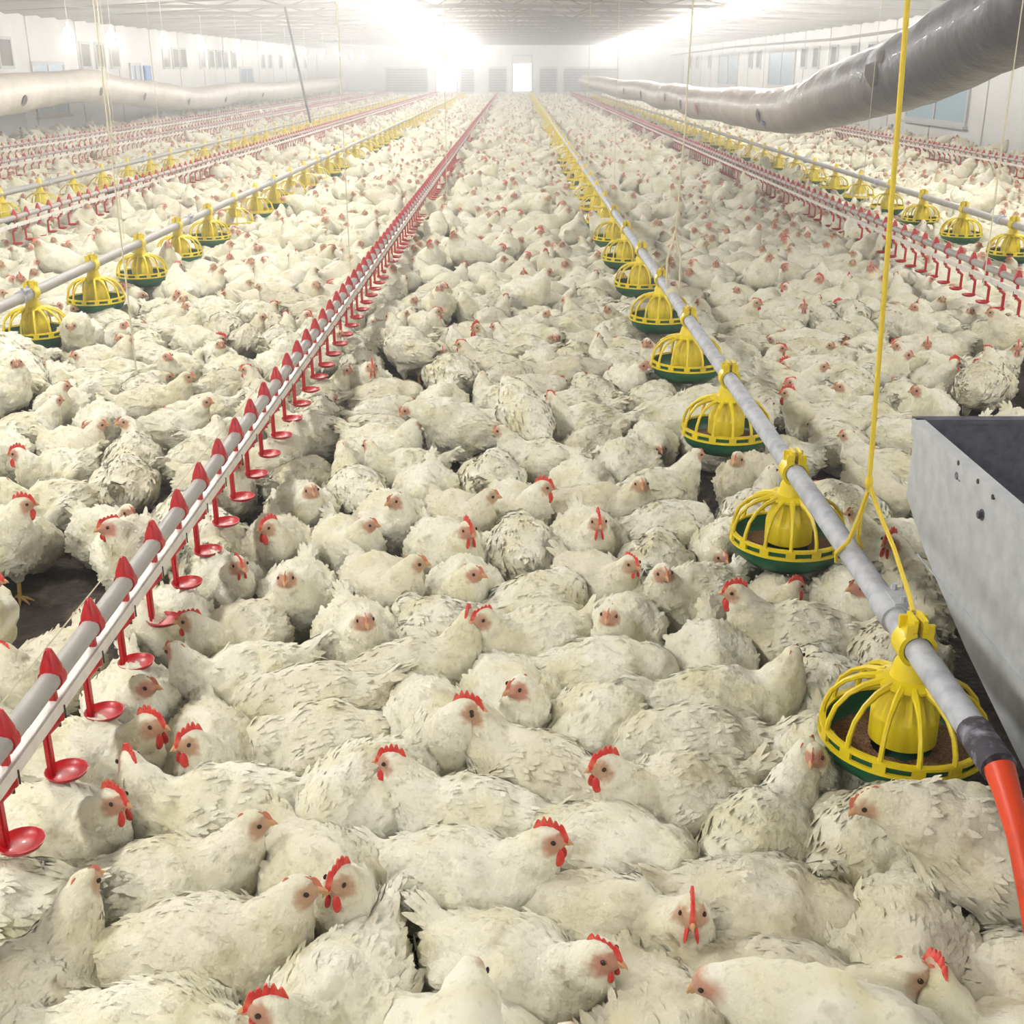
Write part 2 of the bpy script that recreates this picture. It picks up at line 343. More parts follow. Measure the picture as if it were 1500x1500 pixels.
# ---------------------------------------------------------------- feeder lines
def build_pan_meshes():
    ms = {}
    b = MB(); b.lathe([(.001, -.062), (.07, -.062), (.115, -.052), (.150, -.025), (.1605, .0), (.1605, .031), (.157, .031), (.155, .0), (.142, -.022), (.11, -.044), (.06, -.050), (.001, -.050)], 48)
    ms['pan'] = b.mesh('pan_bowl', 'green')
    # slotted yellow rim: two hoops joined by tabs, fourteen ribs rising to the collar
    NR = 14
    b = MB()
    for (z0, z1, r0, r1) in ((.010, .018, .1625, .170), (.032, .039, .1615, .168)):
        b.lathe([(r0, z0), (r1, z0), (r1, z1), (r0, z1)], 56, close=True)
    b.lathe([(.155, .034), (.165, .034), (.165, .040), (.155, .040)], 56, close=True)
    for k in range(NR):
        m = Matrix.Rotation(2*PI*k/NR, 4, 'Z'); b.box(.1615, .169, -.013, .013, .012, .036, 0, m)
    ms['rim'] = b.mesh('grill_rim', 'yellow')
    b = MB()
    for k in range(NR):
        a = 2*PI*k/NR; pr = [(.164, .030), (.160, .060), (.149, .092), (.125, .120), (.093, .138), (.052, .147)]
        b.tube([(r*math.cos(a), r*math.sin(a), z) for r, z in pr], [.0056, .0054, .0052, .0054, .007, .009], 6)
    ms['ribs'] = b.mesh('grill_ribs', 'yellow')
    b = MB()   # collar, drop tube, fluted hub
    b.lathe([(.060, .138), (.066, .143), (.066, .149), (.056, .153), (.040, .156), (.037, .166), (.034, .185), (.026, .20), (.022, .215)], 28)
    b.lathe([(.001, .214), (.022, .215)], 28)
    vs, fs = [], []; pr = [(.040, .146, .0), (.046, .120, .10), (.056, .095, .10), (.066, .072, .03), (.068, .066, 0), (.068, .012, 0), (.062, .008, 0), (.001, .010, 0)]
    n = 56
    for r, z, fl in pr:
        for k in range(n):
            a = 2*PI*k/n; rr = r*(1+fl*math.cos(NR*a)); vs.append((rr*math.cos(a), rr*math.sin(a), z))
    fs = [(i*n+k, i*n+(k+1) % n, (i+1)*n+(k+1) % n, (i+1)*n+k) for i in range(len(pr)-1) for k in range(n)]
    b.add(vs, fs); ms['hub'] = b.mesh('feed_hub', 'yellow')
    b = MB()   # saddle clamp round the pipe (pipe axis along y at z = .2, radius .026)
    zc = .225; n = 20
    for s in (-1, 1):
        pts = []
        for rr in (.0272, .036):
            for k in range(n+1):
                a = PI/2 - s*(.16 + (PI*.95)*k/n); pts.append((rr*math.cos(a), rr*math.sin(a)+zc))
        vs = [(x, y, z) for y in (-.026, .026) for x, z in pts]; m = len(pts); fs = []
        for k in range(n):
            i0, i1, j0, j1 = k, k+1, n+1+k, n+2+k
            fs += [(i0, i1, i1+m, i0+m), (j0, j0+m, j1+m, j1), (i0, j0, j1, i1), (i0+m, i1+m, j1+m, j0+m)]
        fs += [(0, m, m+n+1, n+1), (n, 2*n+1, 2*n+1+m, n+m)]
        b.add(vs, fs)
        x0, x1 = (.005, .013) if s > 0 else (-.013, -.005)
        b.box(x0, x1, -.024, .024, zc+.024, zc+.060)
        b.box(min(s*.013, s*.026), max(s*.013, s*.026), -.026, -.018, zc+.026, zc+.052); b.box(min(s*.013, s*.026), max(s*.013, s*.026), .018, .026, zc+.026, zc+.052)
    b.box(-.013, .013, -.006, .006, zc+.036, zc+.048)
    ms['clamp'] = b.mesh('pipe_clamp', 'yellow')
    # one simple mesh for pans too far away to show parts
    b = MB()
    b.lathe([(.001, -.062), (.115, -.052), (.162, .0), (.162, .012)], 14, 1)
    b.lathe([(.162, .012), (.169, .012), (.169, .038), (.158, .038)], 14, 0)
    for k in range(10):
        a = 2*PI*k/10; b.tube([(r*math.cos(a), r*math.sin(a), z) for r, z in ((.164, .03), (.146, .094), (.088, .14), (.04, .147))], .006, 3, 0, False)
    b.lathe([(.068, .01), (.066, .07), (.042, .146), (.062, .148), (.038, .16), (.024, .215), (.034, .235), (.012, .285), (.001, .285)], 10, 0)
    ms['far'] = b.mesh('far_pan', ['yellow', 'green'])
    b = MB(); n = 40; vs, fs = [], []
    for i in range(9):
        r = .060 + (.150-.060)*i/8
        for k in range(n):
            a = 2*PI*k/n; z = -.012 - .004*i/8 + .010*noise.noise(Vector((r*30*math.cos(a), r*30*math.sin(a), 3))) + random.uniform(-.0015, .0015)
            if i == 8: z = -.014
            vs.append((r*math.cos(a), r*math.sin(a), z))
    fs = [(i*n+k, (i+1)*n+k, (i+1)*n+(k+1) % n, i*n+(k+1) % n) for i in range(8) for k in range(n)]
    b.add(vs, fs); ms['feed'] = b.mesh('feed', 'feed')
    return ms
PM = build_pan_meshes()
for k_, m_ in PM.items():      # pans are 31 cm wide; they shrink towards the pipe, the clamp keeps its size
    if k_ == 'clamp': continue
    for v in m_.vertices:
        v.co.x *= .945; v.co.y *= .945
        v.co.z = .215 + (v.co.z-.215)*.93 if v.co.z < .215 else v.co.z
PAN_Z = .205      # origin height; rim top sits .04 above, pipe axis .225 above
def feeder_line(nm, X, ys, y0, y1, desc, near_limit=9.5, zoff=0.0, pm='pvc'):
    zp = PAN_Z + .225 + zoff
    t = empty('feeder_pipe', (X, y0, zp))
    b = MB(); b.tube([(0, 0, 0), (0, y1-y0, 0)], .0255, 20); b.build('pipe', pm, t)
    yy = y0 + .55
    while yy < min(y1, 16):
        b = MB(); b.tube([(0, yy-y0-.045, 0), (0, yy-y0+.045, 0)], .031, 16)
        for q in (-.03, .03): b.tube([(.012, yy-y0+q, .03), (.012, yy-y0+q, .046)], .006, 6)
        b.box(-.006, .030, yy-y0-.04, yy-y0+.04, .026, .034); b.build('coupling', 'galv', t); yy += 3.05
    tag(t, desc, 'pipe')
    for i, y in enumerate(ys):
        if y < near_limit:
            p = empty('feeder_pan', (X, y, PAN_Z+zoff), random.uniform(0, .4))
            link('pan', PM['pan'], p); link('grill_rim', PM['rim'], p); link('grill_ribs', PM['ribs'], p); link('hub', PM['hub'], p)
            c = link('pipe_clamp', PM['clamp'], p); c.rotation_euler.z = -p.rotation_euler.z
            tag(p, '%s yellow and green feeder pan from the camera on the %s' % (ordn(i), nm), 'feeder pan', 'feeder pans on the '+nm)
            f = link('feed_crumbs', PM['feed']); f.location = (X, y, PAN_Z+zoff); tag(f, 'brown feed crumbs lying in the %s pan of the %s' % (ordn(i), nm), 'feed', 'feed in the pans', 'stuff')
        else:
            p = link('feeder_pan', PM['far']); p.location = (X, y, PAN_Z+zoff)
            tag(p, '%s yellow feeder pan from the camera on the %s' % (ordn(i), nm), 'feeder pan', 'feeder pans on the '+nm)
    return zp
MAINX = .755
main_pans = list(np.arange(2.0, 62, 1.03))
feeder_line('main feeder line', MAINX, main_pans, 1.60, 63, 'grey galvanised feed pipe of the main feeder line, right of the middle', pm='galv')
left_pans = [5.75 + k*.88 for k in range(60)]
feeder_line('left feeder line', -2.36, left_pans, -1, 63, 'grey feed pipe of the left feeder line between two drinker lines')
farl_pans = [10.6 + k*.9 for k in range(46)]
feeder_line('far left feeder line', -4.5, farl_pans, -1, 60, 'thin grey feed pipe of the far left feeder line', 0)
right_pans = [8.45 + k*.98 for k in range(50)]
feeder_line('right feeder line', 3.5, right_pans, -1, 60, 'brownish feed pipe of the right feeder line behind the drinkers', 10.6)
# end of the main feed pipe: scuffed sleeve, orange boot going down
t = empty('feed_boot', (MAINX, 1.60, .43))
b = MB(); b.tube([(0, .09, 0), (0, -.02, -.001)], .0285, 16); b.build('scuffed_sleeve', 'galv_dark', t)
b = MB(); b.tube([(0, -.02, 0), (0, -.06, -.02), (0, -.12, -.06), (0, -.19, -.13), (.01, -.235, -.22), (.012, -.245, -.33), (.012, -.245, -.41)], [.024, .021, .017, .0155, .015, .015, .015], 14)
b.build('orange_tube', 'orange', t); tag(t, 'orange plastic tube curving down from the end of the main feed pipe', 'tube')

# ---------------------------------------------------------------- nipple drinker lines
def drinker_mesh(lod=0):
    """one drinker seen at x=0: saddle clip on the grey pipe (z .405) with cone top, nipple, arm and drip cup"""
    b = MB(); n = 12 if lod == 0 else 6
    zp = .405
    # cone cap
    b.lathe([(.0225, zp+.004), (.0195, zp+.024), (.011, zp+.046), (.006, zp+.058), (.001, zp+.060)], n)
    # band round the pipe and down to the profile
    k = 14 if lod == 0 else 6
    ring = [(.0232*math.cos(2*PI*i/k), zp+.0232*math.sin(2*PI*i/k)) for i in range(k)]
    vs = [(x, y, z) for y in (-.012, .012) for x, z in ring]
    b.add(vs, [(i, (i+1) % k, k+(i+1) % k, k+i) for i in range(k)] + [tuple(range(k)), tuple(range(k, 2*k))])
    b.box(-.010, .002, -.006, .006, .352, zp-.01)
    b.tube([(0, 0, .336), (0, 0, .316)], .010, n)
    # arm and stem
    b.tube([(0, 0, .322), (-.004, -.006, .312), (-.020, -.018, .298)], .0075, 6)
    b.box(-.026, -.014, -.024, -.012, .212, .302)
    b.box(-.023, -.017, -.028, -.008, .212, .295)
    # cup
    c = (.006, -.016, .205)
    b.lathe([(.001, 0), (.022, .0), (.036, .006), (.040, .014), (.0385, .014), (.034, .009), (.02, .004), (.001, .004)], 20 if lod == 0 else 8, 0, c)
    if lod == 0: b.tube([(.012, .004, .318), (.012, .004, .345)], .002, 5, 1); b.tube([(.0, 0, .318), (.0, 0, .302)], .003, 6, 1)
    return b
def flip(me, name):
    me2 = me.copy(); me2.name = name
    for v in me2.vertices: v.co.x *= -1
    me2.flip_normals(); return me2
DM = drinker_mesh(0).mesh('drinker', ['red', 'steel'])
DMlow = drinker_mesh(1); DMlowm = DMlow.mesh('drinker_low', ['red', 'steel'])
DMr = flip(DM, 'drinker_right')
def drinker_line(X, ys, y0, desc, mirror=False, zoff=0, cord=True):
    t = empty('drinker_line', (X, y0, 0)); y1 = 63
    b = MB(); b.tube([(0, 0, .405+zoff), (0, y1-y0, .405+zoff)], .0195, 14); b.build('support_pipe', 'pvc', t)
    b = MB(); b.box(-.011, .011, 0, y1-y0, .334+zoff, .359+zoff); b.build('water_pipe', 'white_profile', t, False)
    if cord:
        b = MB(); b.tube([(-.006, 0, .462+zoff), (-.006, min(y1, 30)-y0, .462+zoff)], .0018, 4); b.build('bird_wire', 'rope_w', t)
    rest = MB()
    lowv = [tuple(v.co) for v in (DMlowm.vertices)]; lowf = [tuple(p.vertices) for p in DMlowm.polygons]
    s = -1 if mirror else 1
    for i, y in enumerate(ys):
        if i < 99:
            d = link('nipple_drinker', DMr if mirror else DM, t); d.location = (0, y-y0, zoff)
        elif i < 420: rest.add([(s*v[0], v[1]+y-y0, v[2]+zoff) for v in lowv], lowf)
    if rest.v:
        o = rest.build('nipple_drinkers', 'red', t); o['kind'] = 'stuff'
    tag(t, desc, 'drinker line')
SP = .217
cups = [1.70 + SP*k for k in range(270)]
drinker_line(-.85, cups, 1.25, 'red nipple drinker line on a grey pipe, running left of the middle', cord=True)
drinker_line(-3.78, [9.1 + .235*k for k in range(220)], 5, 'pinkish drinker line with small red cups, beyond the left feeder line')
drinker_line(-6.2, [14.0 + .25*k for k in range(190)], 10, 'thin drinker line with brown cups, second in front of the left wall', zoff=.0)
drinker_line(-7.4, [17.0 + .25*k for k in range(170)], 12, 'thin drinker line closest to the left wall, half hidden in haze')
cupsR = [6.05 + SP*k for k in range(250)]
drinker_line(2.66, cupsR, 5, 'drinker line with red cups between the main and right feeder lines', True)
drinker_line(6.15, [13.1 + SP*k for k in range(210)], 10, 'brownish drinker line closest to the right white wall', True)

# ---------------------------------------------------------------- feed hopper at the right edge
t = empty('feed_hopper', (1.02, 2.5, 0))
def hopper():
    X0, X1 = 0, .62
    prof = [(2.885, .615), (2.885, .41), (2.80, .37), (2.70, .325), (2.39, .225), (1.97, .125), (1.5, .08), (1.2, .06), (1.2, .615)]
    prof = [(y-2.5, z) for y, z in prof]
    n = len(prof); b = MB(); th = .004
    for xa in (X0, X1):
        vs = [(xa-th/2, y, z) for y, z in prof] + [(xa+th/2, y, z) for y, z in prof]
        b.add(vs, [tuple(range(n)), tuple(range(n, 2*n))] + [(i, (i+1) % n, n+(i+1) % n, n+i) for i in range(n)])
    # raised folded lip and lower crease of the near-side panel
    b.box(-.012, .018, -1.3, .385, .607, .619); b.box(-.010, -.002, -1.3, .385, .575, .607)
    b.box(-.0045, -.002, -1.3, .25, .30, .304)
    b.build('side_panel', 'galv_sheet', t, False)
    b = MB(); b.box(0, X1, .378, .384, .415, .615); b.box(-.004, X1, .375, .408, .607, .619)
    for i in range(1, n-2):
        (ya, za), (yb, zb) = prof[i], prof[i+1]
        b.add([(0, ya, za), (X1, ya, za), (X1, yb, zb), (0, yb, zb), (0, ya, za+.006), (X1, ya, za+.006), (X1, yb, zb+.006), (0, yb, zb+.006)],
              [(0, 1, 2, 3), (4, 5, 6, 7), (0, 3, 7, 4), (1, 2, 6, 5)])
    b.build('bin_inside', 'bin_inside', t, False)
    for (u, v) in ((1408, 697), (1440, 754)):
        zc = F*1.02/(u-U0); h = (v-V0)*math.cos(PITCH)*zc/F; y = (zc-h*math.sin(PITCH))/math.cos(PITCH)
        b = MB(); b.tube([(-.012, y-2.5, H-h), (0, y-2.5, H-h)], .009, 6); b.tube([(-.004, y-2.5, H-h), (0, y-2.5, H-h)], .013, 12); b.build('bolt', 'galv_dark', t)
    for (u, v) in ((1412, 678), (1441, 705), (1463, 728)):
        zc = F*1.02/(u-U0); h = (v-V0)*math.cos(PITCH)*zc/F; y = (zc-h*math.sin(PITCH))/math.cos(PITCH)
        b = MB(); b.tube([(-.014, y-2.5, H-h), (-.01, y-2.5, H-h)], .006, 8); b.build('rivet', 'steel', t)
hopper(); tag(t, 'grey galvanised sheet-metal feed hopper beside the main feed pipe', 'hopper')

# ---------------------------------------------------------------- polythene air ducts
def duct(name, path, rad, m, label, holes, nseg=26):
    t = empty(name, path[0][:3] if False else (0, 0, 0))
    pts = []
    P_ = [Vector(p[:3]) for p in path]; rr = [p[3] for p in path]
    # catmull-rom
    out, ro = [], []
    for i in range(len(P_)-1):
        p0, p1, p2, p3 = P_[max(i-1, 0)], P_[i], P_[i+1], P_[min(i+2, len(P_)-1)]
        n = max(4, int((p2-p1).length/.12)); n = min(n, 60)
        for k in range(n):
            s = k/n; out.append(.5*((2*p1)+(-p0+p2)*s+(2*p0-5*p1+4*p2-p3)*s*s+(-p0+3*p1-3*p2+p3)*s**3)); ro.append(rr[i]+(rr[i+1]-rr[i])*s)
    out.append(P_[-1]); ro.append(rr[-1])
    vs = []; N = nseg; u = Vector((1, 0, 0))
    for i, p in enumerate(out):
        tt = (out[min(i+1, len(out)-1)]-out[max(i-1, 0)]).normalized(); u = (u-tt*u.dot(tt)).normalized(); bb = tt.cross(u)
        for k in range(N):
            a = 2*PI*k/N; q = u*math.cos(a)+bb*math.sin(a)
            f = 1 + .05*noise.noise(p*2.3+q*.8) + .014*noise.noise(p*3.5+q*3.5)
            vs.append(p+q*ro[i]*rad*f)
    n = len(out)
    fs = [(i*N+k, i*N+(k+1) % N, (i+1)*N+(k+1) % N, (i+1)*N+k) for i in range(n-1) for k in range(N)]
    b = MB(); b.add(vs, fs); b.build('duct_film', m, t)
    tag(t, label, 'duct'); return t, out
# right: hangs along X=3.4, rises towards the camera
rp = [(3.35, 5.45, 2.46, 1.14), (3.35, 5.9, 2.40, 1.15), (3.38, 7.0, 2.13, 1.15), (3.38, 8.4, 1.84, 1.16), (3.4, 10.2, 1.54, 1.16), (3.4, 11.6, 1.36, 1.10), (3.4, 13.2, 1.19, 1.1), (3.4, 14.8, 1.02, 1), (3.4, 16.6, .94, .95), (3.4, 19, .92, 1),
      (3.4, 21, .90, .9), (3.4, 23.5, .86, 1), (3.4, 26, .92, .9), (3.4, 29, .86, 1), (3.4, 33, .92, .92), (3.4, 40, .86, 1), (3.4, 50, .9, 1), (3.4, 62, .9, 1)]
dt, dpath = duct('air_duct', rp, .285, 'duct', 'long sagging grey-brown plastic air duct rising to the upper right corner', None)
def torn(t, path, rad, yq, ang, m='hole', s=1.0, nm='torn_hole', sy=1.0):
    p = min(path, key=lambda q: abs(q.y-yq)); n = 9
    b = MB(); vs = []
    for k in range(n):
        a = 2*PI*k/n; r = (.085+.04*random.random())*s; y = r*math.cos(a)*sy; da = r*math.sin(a)/rad
        th = ang+da; vs.append((p.x-math.cos(th)*rad*1.03, p.y+y, p.z-math.sin(th)*rad*1.03))
    vs += [(p.x-math.cos(ang)*rad*1.06, p.y, p.z-math.sin(ang)*rad*1.06), (p.x-math.cos(ang)*rad*.9, p.y, p.z-math.sin(ang)*rad*.9)]
    b.add(vs, [(k, (k+1) % n, n) for k in range(n)]+[(k, n+1, (k+1) % n) for k in range(n)]); b.build(nm, m, t)
torn(dt, dpath, .33, 10.9, .12, s=1.0, sy=1.9)
torn(dt, dpath, .33, 10.6, -.2, s=.5, sy=1.6)
torn(dt, dpath, .295, 16.0, .25, s=.9)
torn(dt, dpath, .30, 15.7, .55, 'blue', .6, 'blue_tape')
torn(dt, dpath, .295, 21.5, .3, 'redcloth', 1.0, 'red_tag')
for y in (23.5, 26, 31, 36): torn(dt, dpath, .295, y, .1, s=1.0)
lp = [(-8.8, 12, 1.02, 1), (-8.8, 16, 1.08, 1), (-8.8, 19.5, .98, 1), (-8.8, 22, 1.06, 1), (-8.8, 24.2, 1.12, .9), (-8.8, 26, 1.12, 1.02), (-8.8, 28.2, .98, .86), (-8.8, 30.5, .86, 1), (-8.8, 34, .70, .86),
      (-8.8, 37, .72, .98), (-8.8, 40, .78, .84), (-8.8, 46, .70, .95), (-8.8, 54, .75, .9), (-8.8, 63, .75, .9)]
dl, lpath = duct('air_duct', lp, .33, 'duct_pale', 'pale cream plastic air duct hanging along the left wall', None)
for y in (21.5, 25.6, 28.6, 32.4, 36.5, 42, 50):
    torn(dl, lpath, .34, y, PI-.3, s=.9)

# ---------------------------------------------------------------- ropes and cords
def rope(nm, pts, r, m, label, n=6):
    b = MB(); b.tube(pts, r, n); return tag(b.build(nm, m), label, 'rope')
KNOT = Vector((.75, 2.36, .61)); 
b = MB(); b.tube([(.705, 2.36, 2.9), (.715, 2.36, 1.8), KNOT+Vector((0, 0, .03))], .0055, 8)
b.ell(KNOT+Vector((0, 0, .02)), (.009, .009, .016))
b.tube([KNOT, (.742, 2.38, .54), (.738, 2.42, .47), (.722, 2.45, .43), (.728, 2.46, .405)], .0048, 7)
b.tube([KNOT, (.752, 2.40, .54), (.765, 2.44, .47), (.782, 2.46, .44), (.78, 2.47, .41)], .0048, 7)
b.tube([KNOT+Vector((0, 0, .02)), (.765, 2.34, .585), (.772, 2.22, .535), (.758, 2.06, .50), (.756, 2.03, .485)], .0045, 7)
tag(b.build('hanging_rope', 'rope_y'), 'yellow rope hanging from the roof and looped round the main feed pipe', 'rope')
p = Vector((.755, 5.66, .46))
b = MB(); b.tube([(p.x+.05, p.y, 2.9), (p.x+.02, p.y, 1.2), (p.x, p.y, .72)], .004, 6)
b.tube([(p.x, p.y, .74), (p.x-.035, p.y, .60), (p.x-.03, p.y, .47), (p.x+.03, p.y, .46), (p.x+.03, p.y, .60), (p.x, p.y, .74)], .006, 6); b.ell((p.x, p.y, .445), (.035, .03, .034))
tag(b.build('hanging_rope', 'rope_w'), 'thin pale cord knotted to the main feed pipe at a pipe joint', 'rope')
def cord_at(u0, u1, v1, z, m, r, label):
    q = at(u1, v1, z); zt = 2.95
    zc = q.y*math.cos(PITCH)+(H-zt)*math.sin(PITCH)
    b = MB(); b.tube([(q.x, q.y, z), (q.x+(q.x-0)*.0, q.y, 1.6), (q.x, q.y, zt)], r, 5); tag(b.build('hanging_string', m), label, 'rope')
# black pole-like cord at the left: straight, leaning
q = at(455, 180, .43); b = MB(); b.tube([q, (q.x-.36, q.y-.1, 2.6)], .024, 6)
tag(b.build('hanging_string', 'rope_k'), 'thick black cord hanging from the roof, left of the bright lamp row', 'rope')
cords = [(200, 545, .5, 'pale cord hanging over the birds between left feeder and drinker lines'),
         (513, 400, .45, 'pale cord holding the middle drinker line at a joint'),
         (182, 350, .45, 'pale cord holding the left feeder line by its third pan'),
         (1258, 330, .2, 'pale cord hanging between the right drinker line and right feeder line'),
         (1455, 300, .45, 'pale cord over the front pan of the right feeder line'),
         (1440, 420, .42, 'pale cord tied to the front end of the right drinker line'),
         (655, 300, .40, 'thin cord left of the middle drinker line, far back'),
         (168, 190, .42, 'thin brown cord hanging before the pale duct on the left'),
         (240, 260, .42, 'thin cord above the far left feeder line'),
         (900, 262, .42, 'thin cord above the main feeder line, far back'),
         (860, 240, .42, 'thin cord beside the far pans of the main feeder line')]
for u, v, z, lb in cords: cord_at(u, u, v, z, 'rope_w', .0028 if v > 230 else .004, lb)
q = at(1000, 66, H) if False else None
# conduit running along the right wall under the eave
b = MB(); b.tube([(7.6, 18, 2.25), (7.6, 30, 2.12), (7.6, 45, 2.18), (7.6, 62, 2.1)], .035, 6); tag(b.build('winch_cable', 'truss'), 'dark cable strung along the right wall below the roof', 'cable')

# ================================================================ the birds
def fbm(p, s): return noise.noise(p*s) + .5*noise.noise(p*s*2.1)
class Pose: pass
def rotz(a): return Matrix.Rotation(a, 3, 'Z')
def make_pose(name, head, yaw, pitch=0., legs=False, tail=.15, bpitch=0., plump=1.0, neck_r=.05, seed=0, feathers=750, splay=0.):
    """one continuous body: trunk, wings, tail, neck and head grown together, then covered with feather blades"""
    lift = .105 if legs else 0.
    rb = Matrix.Rotation(-bpitch, 3, 'Y'); piv = Vector((-.03, 0, .10))
    def T(c): c = Vector(c); return piv + rb @ (c-piv) + Vector((0, 0, lift))
    b = MB(); q = plump
    b.ell(T((0, 0, .112)), (.142, .108*q, .108), rb, 24, 16)
    b.ell(T((.075, 0, .098)), (.088, .092*q, .090), rb, 22, 14)
    b.ell(T((-.105, 0, .118)), (.078, .076*q, .074), rb, 20, 12)
    b.ell(T((.01, 0, .155)), (.105, .070*q, .070), rb, 20, 12)
    b.ell(T((-.165, 0, tail+.01)), (.052, .030, .022), rb @ Matrix.Rotation(.6, 3, 'Y'), 14, 10)
    b.ell(T((-.203, 0, tail+.028)), (.030, .016, .010), rb @ Matrix.Rotation(.6, 3, 'Y'), 12, 8)
    for s in (-1, 1):
        b.ell(T((-.015, s*(.088*q+splay), .118)), (.108, .027, .058), rb @ Matrix.Rotation(s*.10, 3, 'Z') @ Matrix.Rotation(-.12, 3, 'Y'), 20, 12)
        b.ell(T((-.105, s*(.062*q+splay), .115)), (.060, .020, .030), rb @ Matrix.Rotation(s*.30, 3, 'Z') @ Matrix.Rotation(-.2, 3, 'Y'), 14, 10)
        if legs: b.ell(T((-.01, s*.048, .03)), (.045, .038, .05), rb, 14, 10)
        if legs: b.ell((-.012+.0, s*.048, lift-.005), (.024, .022, .045), None, 12, 8)
    # neck
    h = Vector(head) + Vector((0, 0, lift)); n0 = T((.098, 0, .135))
    fx = Matrix.Rotation(yaw, 3, 'Z') @ Matrix.Rotation(-pitch, 3, 'Y')
    hb = h - (fx @ Vector((1, 0, 0)))*.012 - Vector((0, 0, .012))
    mid = (n0+hb)/2 + Vector((.018, 0, .012))
    for k in range(9):
        s = k/8; p = n0*(1-s)**2 + mid*2*s*(1-s) + hb*s*s
        r = neck_r*(1-s)**.8 + .0255; b.ell(p, (r, r*.92, r), None, 14, 10)
    b.ell(h, (.034, .0235, .0265), fx, 18, 12); b.ell(h + fx @ Vector((.016, 0, -.004)), (.024, .016, .017), fx, 16, 10)
    me = b.mesh('tmp', 'plumage'); o = bpy.data.objects.new('tmp', me); C.objects.link(o)
    r = o.modifiers.new('r', 'REMESH'); r.mode = 'VOXEL'; r.voxel_size = .0078; r.use_smooth_shade = True
    dg = bpy.context.evaluated_depsgraph_get(); me2 = bpy.data.meshes.new_from_object(o.evaluated_get(dg))
    bpy.data.objects.remove(o); bpy.data.meshes.remove(me)
    bm = bmesh.new(); bm.from_mesh(me2)
    hc = h
    for _ in range(7): bmesh.ops.smooth_vert(bm, verts=[v for v in bm.verts if (v.co-hc).length > .045], factor=.5, use_axis_x=True, use_axis_y=True, use_axis_z=True)
    for _ in range(2): bmesh.ops.smooth_vert(bm, verts=[v for v in bm.verts if (v.co-hc).length <= .05], factor=.5, use_axis_x=True, use_axis_y=True, use_axis_z=True)
    off = Vector((seed*3.7, seed*1.3, 0)); inv = fx.transposed()
    bm.normal_update()
    skin = {}
    for v in bm.verts:
        lq = inv @ (v.co-h); e = ((lq.x-.020)/.026)**2 + ((lq.z+.002)/.024)**2
        near = (lq.length < .06)
        e += .5*noise.noise(v.co*90)
        m = max(0., min(1., (1.0-e)/.5)) if near and (abs(lq.y) > .007 or lq.x > .026) else 0.
        skin[v.index] = m
        a = (1-m)*(.35 if lq.length < .05 else 1)
        v.co += v.normal*a*(.0095*noise.noise((v.co+off)*19) + .0050*noise.noise((v.co+off)*48))
        if v.co.z < .004 and not legs: v.co.z = .004
    bm.to_mesh(me2); bm.free()
    nv = len(me2.vertices); co = np.empty(nv*3); me2.vertices.foreach_get('co', co); co = co.reshape(-1, 3)
    no = np.empty(nv*3); me2.vertices.foreach_get('normal', no); no = no.reshape(-1, 3)
    sk = np.array([skin[i] for i in range(nv)])
    P = Pose(); P.name = name; P.body_plain = me2; P.skin = sk; P.legs = legs
    P.hm = Matrix.Translation(h) @ fx.to_4x4(); P.lift = lift
    # feather blades
    rs = random.Random(seed+11); V = []; Fq = []
    nrm_out = []
    cand = rs.sample(range(nv), min(nv, feathers*2)); cnt = 0
    for i in cand:
        if cnt >= feathers: break
        p = Vector(co[i]); n = Vector(no[i])
        if sk[i] > .1 or p.z < lift*.8+.035 or (p-h).length < .030: continue
        dneck = min(1, max(0, (p-Vector((h.x, h.y, lift+.12))).length/.10)); isn = (p-h).length < .085
        d = Vector((-1, 0, -.12)) if not isn else ((n0-h).normalized() + Vector((-.4, 0, 0)))
        d = d + Vector((rs.uniform(-.28, .28), rs.uniform(-.28, .28), rs.uniform(-.25, .15)))
        d = (d - n*d.dot(n))
        if d.length < .15: continue
        d.normalize(); sdv = n.cross(d)
        wing = abs(p.y) > .07 and p.x < .05 and p.z > lift+.06
        L = (.013 if isn else .020) * rs.uniform(.8, 1.3); 
        if wing and p.x < -.03: L *= 1.7
        if p.x < -.16: L *= 1.7
        W = L*.30 if L > .03 else L*.38; lf = L*rs.uniform(.02, .15)
        k = len(V)
        V += [p - n*.002 - sdv*W*.5, p - n*.002 + sdv*W*.5, p + d*L*.45 + n*lf*.6 - sdv*W*.62, p + d*L*.45 + n*(lf*.6) + sdv*W*.62,
              p + d*L*.85 + n*lf*.8 - sdv*W*.35, p + d*L*.85 + n*lf*.8 + sdv*W*.35, p + d*L*1.05 + n*lf*.9]
        Fq += [(k, k+1, k+3, k+2), (k+2, k+3, k+5, k+4), (k+4, k+5, k+6)]; cnt += 1
    me3 = bpy.data.meshes.new('chicken_'+name)
    polys = [tuple(p.vertices) for p in me2.polygons]
    me3.from_pydata([tuple(c) for c in co] + [tuple(v) for v in V], [], polys + [tuple(i+nv for i in f) for f in Fq]); me3.update()
    me3.materials.append(M['plumage']); me3.polygons.foreach_set('use_smooth', [True]*len(me3.polygons))
    at_ = me3.attributes.new('skin', 'FLOAT', 'POINT'); at_.data.foreach_set('value', np.concatenate([sk, np.zeros(len(V))]))
    P.body = me3
    return P
